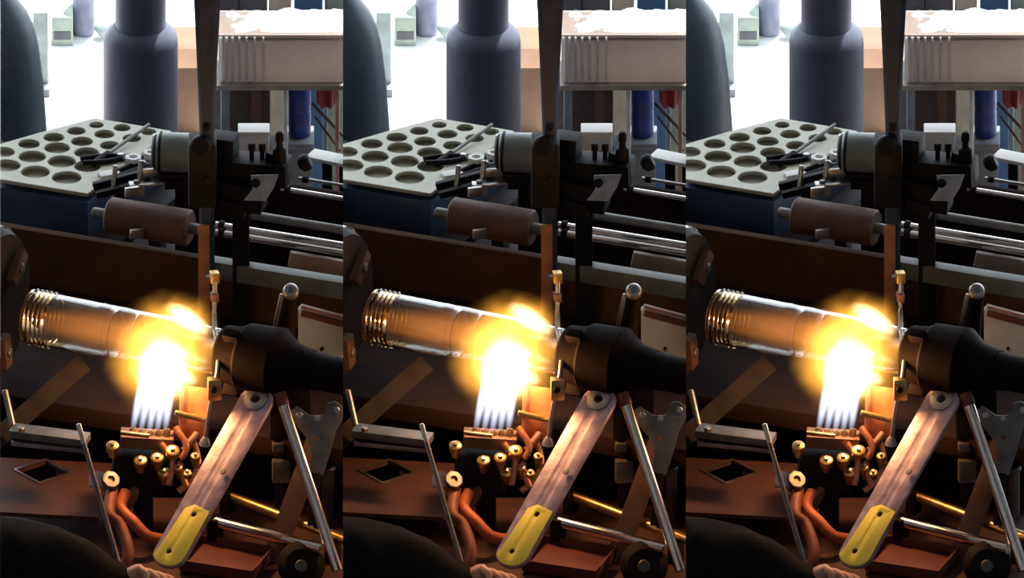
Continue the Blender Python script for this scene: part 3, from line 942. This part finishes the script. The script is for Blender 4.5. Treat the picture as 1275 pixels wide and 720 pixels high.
t.part('feed_pipe', path(NB(), [P(168, 592, y=yB), P(166, 615, y=-.56), P(150, 640, y=-.6), P(128, 652, y=-.6)], R(7)), 'rust')
t.part('burner_stand', beam(NB(), P(178, 600, y=yB), Vector((P(178, 600, y=yB).x, yB, .515)), .06, .06, up=Vector((0, 1, 0))), 'dark')
t.part('side_pipe', rod(NB(), P(222, 516, y=-.5), P(258, 522, y=-.5), R(4)), 'brass')
t.part('side_pipe', rod(NB(), P(214, 540, y=-.52), P(240, 556, y=-.54), R(5)), 'rust')
t.part('side_pipe', rod(NB(), P(246, 540, y=-.52), P(228, 562, y=-.56), R(5)), 'rust')
t.part('heat_shield', beam(NB(), P(226, 476, y=-.47), P(224, 548, y=-.50), .012, R(4), up=Vector((1, 0, 0))), 'copper')
t.part('heat_shield', beam(NB(), P(245, 482, y=-.46), P(240, 546, y=-.49), .006, R(34), up=Vector((1, -.2, 0))), 'copper', label='copper heat shield')
for pts in (((218, 532, -.53), (232, 556, -.56), (224, 580, -.58), (232, 606, -.60)), ((240, 548, -.52), (247, 574, -.56), (240, 596, -.58), (222, 612, -.6)), ((200, 552, -.56), (214, 574, -.58), (210, 604, -.60))):
    t.part('gas_pipe', path(NB(), [P(q[0], q[1], y=q[2]) for q in pts], R(4.2)), 'copper')
t.part('shield_bar', rod(NB(), P(218, 514, y=-.55), P(254, 523, y=-.55), R(3.5)), 'brass')
# orange hoses
for nm, pts, lb in (('gas_hose', ((158, 612, -.60), (150, 632, -.64), (166, 650, -.68), (184, 668, -.70), (205, 672, -.66)), 'short orange hose curling out under the burner'),
                    ('gas_hose', ((140, 610, -.6), (136, 640, -.7), (150, 655, -.72), (160, 690, -.8), (150, 720, -.84)), 'dark red hose running down towards the operator')):
    b = path(NB(), [P(q[0], q[1], y=q[2]) for q in pts], R(7.5), 12)
    single(nm, b, 'hose' if 'short' in lb else 'scorch', lb, 'hose', lb, P(*pts[-1][:2], y=pts[-1][2]))

# thin finger with clamp blocks, right of the flame
yf = -.53
t = Thing('pointer_rod', 'thin upright gauge rod with brass clamp block beside flame', 'gauge rod', 'gauge rods', P(255, 556, y=-.58))
t.part('rod_body', path(NB(), [P(268, 340, y=-.30), P(267, 400, y=-.36), P(272, 440, y=-.50), P(270, 470, y=-.56), P(262, 505, y=-.57), P(256, 550, y=-.58)], R(3.2)), 'steel')
t.part('clamp_block', box(NB(), P(267, 345, y=-.30), (R(11), .03, R(14)), .2), 'brass', label='small brass top block')
t.part('clamp_block', box(NB(), P(267, 370, y=-.32), (R(9), .03, R(12)), .2), 'rust')
cb = t.part('clamp_block', box(NB(), P(267, 484, y=-.57), (R(17), .03, R(28)), .1), 'brass')
t.part('screw', rod(NB(), P(266, 486, y=-.585), P(266, 486, y=-.60), R(4)), 'dark', cb)
t.part('foot', lathe(NB(), P(255, 554, y=-.58), P(256, 544, y=-.58), [(0, R(8)), (.4, R(7)), (1, R(3))], 14), 'steel')
t.part('tie_bar', rod(NB(), P(268, 345, y=-.30), P(258, 345, y=.12), R(3.0)), 'steeld')

# ------------------------------------------------------------------ foreground bars
def strip(name, pa, pb, ya, yb_, wpx, thick, m, holes=(), t=None, label=None, ends=True, taper=1.0, roll=0.0):
    a, e = P(*pa, y=ya), P(*pb, y=yb_)
    d = e - a
    Ln = d.length
    dn = d.normalized()
    view = Vector((0, -CS, SN))
    s = dn.cross((view * roll + Vector((0, 0, 1)) * (1 - roll))).normalized()
    mx = basis(a, dn, s)
    hw = R(wpx) / 2
    out = []
    n = 8 if ends else 1
    for i in range(n + 1):
        q = math.radians(-90 + 180 * i / n)
        out.append((Ln + (math.cos(q) * hw * .75 * taper if ends else 0), math.sin(q) * hw * taper))
    for i in range(n + 1):
        q = math.radians(90 + 180 * i / n)
        out.append((0 + (math.cos(q) * hw * .75 if ends else 0), math.sin(q) * hw))
    hs = [(Ln * k, off * hw, R(r_), 16) for k, off, r_ in holes]
    return plate(NB(), out, hs, thick, mx, .0015), a, e, mx, hw

b, a, e, mx, hw = strip('l', (320, 499), (212, 692), -.60, -.95, 46, .010, 'link', ((0, 0, 5.5), (.74, -.15, 4.0), (.985, .1, 4.0)))
t = Thing('link_bar', 'flat scaled steel link bar with washer end and flame-bright yellow foot', 'bar', 'flat link bars', e)
t.part('bar_body', b, 'link')
zt = .0085
Lb = (e - a).length
vn = mx.to_3x3() @ Vector((0, 0, 1))
sgn = 1 if vn.dot(Vector((0, -CS, SN))) > 0 else -1
out = [(Lb * .70, -hw * .96), (Lb * 1.0, -hw * .96)] + [(Lb + math.cos(math.radians(-90 + 22.5 * i)) * hw * .70, math.sin(math.radians(-90 + 22.5 * i)) * hw * .96) for i in range(1, 8)] + [(Lb, hw * .8), (Lb * .80, hw * .62), (Lb * .72, hw * .55), (Lb * .685, hw * .1)]
mp = mx.copy()
mp.translation = mx.translation + vn * sgn * .0085
t.part('flamelit_foot', plate(NB(), out, [(Lb * .74, -hw * .15, R(4.0), 16), (Lb * .985, hw * .1, R(4.0), 16)], .003, mp, .0004), 'yellow', label='bright yellow painted foot end, flame reflection in its colour')
w0 = a + vn * sgn * .007
t.part('washer', lathe(NB(), w0, w0 + vn * sgn * .006, [(0, R(16)), (.7, R(16)), (1, R(14)), (1, R(6.5)), (0, R(6.5))], 24, caps=False), 'steel', label='bright steel washer')
t.part('bolt', rod(NB(), w0 - vn * sgn * .03, w0 + vn * sgn * .003, R(5.2)), 'dark')
for k, o_ in ((.74, -.15), (.985, .1)):
    q = a + (e - a) * k + mx.to_3x3() @ Vector((0, o_ * hw, 0))
    t.part('bolt', rod(NB(), q - vn * sgn * .025, q + vn * sgn * .002, R(3.8)), 'hole')
q = a + (e - a) * .46 + mx.to_3x3() @ Vector((0, -hw * .5, 0)) + vn * sgn * .008
t.part('pin', rod(NB(), q - vn * .004, q + vn * sgn * .01, R(4)), 'steel')

a, e = P(349, 494, y=-.60), P(421, 712, y=-.88)
t = Thing('leaning_rod', 'polished steel rod leaning down right beside flat link bar', 'rod', 'leaning rods', e)
t.part('rod_body', rod(NB(), a, e, R(7.2), seg=24), 'chrome')
t.part('ferrule', rod(NB(), a - (e - a).normalized() * .012, a + (e - a).normalized() * .03, R(8.2), seg=24), 'scorch')

b, a, e, mx, hw = strip('s', (402, 528), (338, 700), -.50, -.74, 25, .012, 'rust', ends=False, roll=1.0)
t = Thing('brown_strut', 'flat dark brown strut crossing behind the leaning rod', 'strut', 'brown struts', e)
t.part('strut_body', b, 'rust')
t.part('strut_bolt', rod(NB(), a + vn * sgn * .006, a + vn * sgn * .02, R(6), seg=6), 'steeld')

# grey Y-shaped casting
o = P(395, 545, y=-.60)
my = basis(o, Vector((1, 0, 0)), Vector((0, SN, CS)))
oy = [(R(x_), R(-y_)) for x_, y_ in ((-32, -32), (-26, -38), (-8, -26), (8, -27), (14, -42), (22, -44), (31, -38), (31, -26), (22, -8), (14, 22), (6, 46), (-10, 44), (-6, 20), (-12, 0), (-24, -14))]
t = Thing('yoke_casting', 'grey forked casting beneath right chuck behind leaning rod', 'casting', 'forked castings', o + Vector((0, 0, -.12)))
t.part('yoke_body', plate(NB(), oy, [(0, 0, R(4.5), 14)], .022, my, .003), 'steeld')
for x_, y_ in ((-22, -28), (24, -34), (0, -24)):
    q = my @ Vector((R(x_), R(-y_), .012))
    t.part('bolt', rod(NB(), q, q + my.to_3x3() @ Vector((0, 0, .012)), R(4.5), seg=6), 'steel')
t.part('stem', beam(NB(), my @ Vector((R(-2), R(-44), 0)), my @ Vector((R(-6), R(-110), 0)), .03, .03, up=my.to_3x3() @ Vector((0, 0, 1))), 'dark')
for nm, px, py, w_, h_, lb in (('spacer_block', 350, 586, 22, 30, 'grey square spacer block between link bar and leaning rod'), ('small_spacer', 346, 556, 14, 12, 'small grey spacer above the square spacer block')):
    q = P(px, py, y=-.50)
    tt = Thing(nm, lb, 'block', lb, q - Vector((0, 0, R(h_ / 2))))
    tt.part('block_body', box(NB(), q, (R(w_), .03, R(h_)), .1, .004), 'steeld')
    tt.part('block_stem', beam(NB(), q + Vector((0, .02, 0)), Vector((q.x, q.y + .02, .5)), .015, .015, up=Vector((0, 1, 0))), 'dark')

# lower guide shafts
A2 = Vector((math.cos(math.radians(-42)), math.sin(math.radians(-42)), 0))
def low(px, py, z_, px1):
    p = P(px, py, z=z_)
    return p + A2 * (((px1 - 213.5) / PX - p.x) / A2.x)
for nm, px, py, px1, r_, mm, a2, lb in (('guide_shaft', 284, 617, 440, 6.5, 'brass', math.radians(-42), 'upper brass-toned guide shaft low beside the link bar'),
                                    ('guide_shaft', 268, 650, 402, 7.5, 'chrome', math.radians(-31), 'lower polished guide shaft low beside the link bar')):
    A2 = Vector((math.cos(a2), math.sin(a2), 0))
    a, e = low(px, py, .60, px), low(px, py, .60, px1)
    tt = Thing(nm, lb, 'shaft', lb, a - Vector((0, 0, .08)))
    tt.part('shaft_body', rod(NB(), a, e, R(r_), seg=20), mm)
    tt.part('end_block', box(NB(), a - Vector((0, 0, .02)), (.03, .05, .07), -.5), 'dark')
    q = e - A2 * .08
    tt.part('end_block', box(NB(), q - Vector((0, .0, .05)), (.03, .05, .09), -.5), 'dark')
q = P(282, 700, z=.53)
tt = Thing('red_tray', 'shallow red-brown metal tray on drip pan under shafts', 'tray', 'red-brown trays', q - Vector((0, 0, .015)))
tt.part('tray_floor', box(NB(), q, (R(96), .18, .012), -.35, .003), 'redpan')
for k in (-1, 1):
    dd = Matrix.Rotation(-.35, 3, 'Z')
    tt.part('tray_side', box(NB(), q + dd @ Vector((0, k * .09, .012)), (R(96), .006, .035), -.35, .001), 'redpan')
    tt.part('tray_side', box(NB(), q + dd @ Vector((k * R(48), 0, .012)), (.006, .18, .035), -.35, .001), 'redpan')
q = P(375, 706, y=-.84)
tt = Thing('gear_housing', 'round dark gear housing at bottom edge below guide shafts', 'housing', 'gear housings', q - Vector((0, 0, .05)))
tt.part('housing_body', lathe(NB(), q + Vector((0, .06, -.02)), q + Vector((0, -.01, .01)), [(0, R(30)), (.7, R(30)), (.85, R(26)), (1, R(20))], 26), 'dark')
tt.part('hub', rod(NB(), q + Vector((0, -.005, .005)), q + Vector((0, -.02, .012)), R(8)), 'steeld')
q = P(408, 604, y=-.42)
tt = Thing('side_cylinder', 'small grey upright cylinder at bay edge behind leaning rod', 'cylinder', 'grey side cylinders', q - Vector((0, 0, .1)))
tt.part('cylinder_body', rod(NB(), q - Vector((0, 0, .1)), q + Vector((0, 0, .05)), R(8)), 'steeld')
tt.part('cylinder_cap', rod(NB(), q + Vector((0, 0, .045)), q + Vector((0, 0, .06)), R(10)), 'steeld')

# ------------------------------------------------------------------ foreground left
t = Thing('diagonal_beam', 'dull grey diagonal support beam below the left tube end', 'beam', 'diagonal support beams', P(0, 545, y=-.42))
t.part('beam_body', beam(NB(), P(104, 452, y=-.20), P(-14, 556, y=-.42), R(24), .02, up=Vector((0, -CS, SN))), 'beamg')
t.part('beam_pin', rod(NB(), P(6, 486, y=-.36), P(16, 530, y=-.42), R(4)), 'steel')
t = Thing('cross_channel', 'dark steel cross channel above the square-holed plate', 'channel', 'cross channels', P(60, 545, y=-.44))
t.part('channel_web', beam(NB(), P(14, 536, y=-.44), P(110, 548, y=-.50), .06, R(10)), 'steeld')
t.part('channel_flange', beam(NB(), P(14, 552, y=-.47), P(110, 562, y=-.52), .012, R(6)), 'steel')
t.part('channel_bolt', rod(NB(), P(27, 538, y=-.48), P(27, 532, y=-.48), R(5), seg=6), 'steel')
o = P(55, 592, z=.60)
u2, v2 = Vector((.93, -.36, 0)), Vector((.36, .93, 0))
t = Thing('holed_plate', 'rusty base plate with square opening below cross channel', 'plate', 'square-holed plates', o - Vector((0, 0, .085)))
sq = [(R(-62), R(-120)), (R(84), R(-120)), (R(84), R(40)), (R(-62), R(40))]
t.part('plate_body', plate(NB(), sq, [(R(-2), R(4), R(34), 4)], .012, basis(o, (u2 + v2 * .25), v2)), 'pan')
bb = NB()
for k in range(4):
    q1, q2 = math.radians(90 * k), math.radians(90 * k + 90)
    mb = basis(o + Vector((0, 0, .008)), (u2 + v2 * .25), v2)
    p1 = mb @ Vector((R(-2) + R(35) * math.cos(q1), R(4) + R(35) * math.sin(q1), 0))
    p2 = mb @ Vector((R(-2) + R(35) * math.cos(q2), R(4) + R(35) * math.sin(q2), 0))
    t.part('opening_edge', beam(NB(), p1, p2, .008, .006, bev=.001), 'steel')
t.part('plate_leg', box(NB(), o + Vector((.05, .03, -.045)), (.03, .03, .08), 0), 'dark')
q = P(136, 600, y=-.60)
t = Thing('wing_nut', 'bright square clamp nut on rusty plate beside burner', 'nut', 'square clamp nuts', q - Vector((0, 0, .03)))
vw = Vector((.30, -.60, .74)).normalized()
t.part('nut_body', lathe(NB(), q, q + vw * .02, [(0, R(11)), (.15, R(12)), (.85, R(12)), (1, R(11)), (1, R(5)), (0, R(5))], 4 * 2, caps=False), 'steel')
t.part('nut_bolt', rod(NB(), q - vw * .05, q + vw * .012, R(5)), 'brass')
t.part('nut_wing', beam(NB(), q + Vector((-R(9), 0, 0)) + vw * .01, q + Vector((-R(26), 0, R(2))) + vw * .01, R(22), .01, up=vw), 'link')

# ------------------------------------------------------------------ operator: sleeve, hand and rod
def skin_mesh(verts, edges, radii, root, levels=2):
    me = bpy.data.meshes.new('tmp')
    me.from_pydata([tuple(v) for v in verts], edges, [])
    ob = bpy.data.objects.new('tmp', me)
    COL.objects.link(ob)
    ob.modifiers.new('s', 'SKIN')
    for i, r_ in enumerate(radii):
        me.skin_vertices[0].data[i].radius = (r_, r_) if not isinstance(r_, tuple) else r_
    me.skin_vertices[0].data[root].use_root = True
    sm = ob.modifiers.new('sub', 'SUBSURF')
    sm.levels = sm.render_levels = levels
    dg = bpy.context.evaluated_depsgraph_get()
    out = bpy.data.meshes.new_from_object(ob.evaluated_get(dg))
    bpy.data.objects.remove(ob)
    bpy.data.meshes.remove(me)
    b = NB()
    b.from_mesh(out)
    bpy.data.meshes.remove(out)
    return b
ya = -1.10
t = Thing('person', 'operator arm in black sleeve reaching in, bare hand holding thin rod', 'person', 'operators', P(120, 780, y=ya))
W = P(142, 730, y=ya)                      # wrist
E = P(-70, 700, y=ya - .05)                # towards the elbow
K = [P(174 + 12 * i, 709 + 4 * i, y=ya - .005 + .012 * i) for i in range(4)]     # knuckles
verts = [E, P(60, 732, y=ya), W, P(164, 721, y=ya)]
rad = [.048, .044, .030, .032]
edges = [(0, 1), (1, 2), (2, 3)]
for i, k in enumerate(K):
    b0_ = len(verts)
    ln = (1.0, 1.1, 1.02, .85)[i]
    verts += [k, k + Vector((.022, -.030, -.004)) * ln, k + Vector((.010, -.046, -.030)) * ln, k + Vector((-.012, -.040, -.044)) * ln]
    rad += [.0165, .0120, .0100, .0085]
    edges += [(3, b0_), (b0_, b0_ + 1), (b0_ + 1, b0_ + 2), (b0_ + 2, b0_ + 3)]
b0_ = len(verts)
verts += [W + Vector((.030, -.03, .0)), W + Vector((.062, -.052, .012)), W + Vector((.088, -.058, .006))]
rad += [.014, .0115, .0095]
edges += [(2, b0_), (b0_, b0_ + 1), (b0_ + 1, b0_ + 2)]
t.part('body', skin_mesh(verts, edges, rad, 2), 'skin')
sl = path(NB(), [P(-80, 702, y=ya - .04), P(-10, 704, y=ya - .02), P(40, 706, y=ya), P(85, 718, y=ya), P(122, 738, y=ya), P(140, 748, y=ya)], lambda q: R(66 - 24 * q), 28, 10)
for v in sl.verts:
    v.co += noise.noise_vector(v.co * 11) * .010 + noise.noise_vector(v.co * 30) * .003
t.part('sleeve', sl, 'cloth', label='black fleece sleeve')
a, e = P(98, 530, y=-.78), P(158, 738, y=ya - .03)
tt = Thing('hand_rod', 'thin steel working rod held upright in the operator hand', 'rod', 'hand-held rods', e)
tt.part('rod_body', rod(NB(), a, e, R(2.8), R(3.6)), 'steeld')
tt.part('rod_tip', rod(NB(), a - (e - a).normalized() * .004, a + (e - a).normalized() * .06, R(3.3), R(3.0)), 'chrome', label='bright worn tip')

# ------------------------------------------------------------------ three bays
def kids(o):
    return [c for c in bpy.data.objects if c.parent == o]
CH = {}
for o in list(bpy.data.objects):
    if o.parent:
        CH.setdefault(o.parent.name, []).append(o)
def copy_tree(o, parent=None):
    c = o.copy()
    COL.objects.link(c)
    if parent is not None:
        c.parent = parent
    for ch in CH.get(o.name, []):
        copy_tree(ch, c)
    return c
for off, word in ((-1, 'leftmost'), (1, 'rightmost')):
    for o in BAY:
        c = copy_tree(o)
        c.location.x += off
        c['label'] = o['label'] + ', ' + word + ' bay'
for o in BAY:
    o['label'] = o['label'] + ', middle bay'
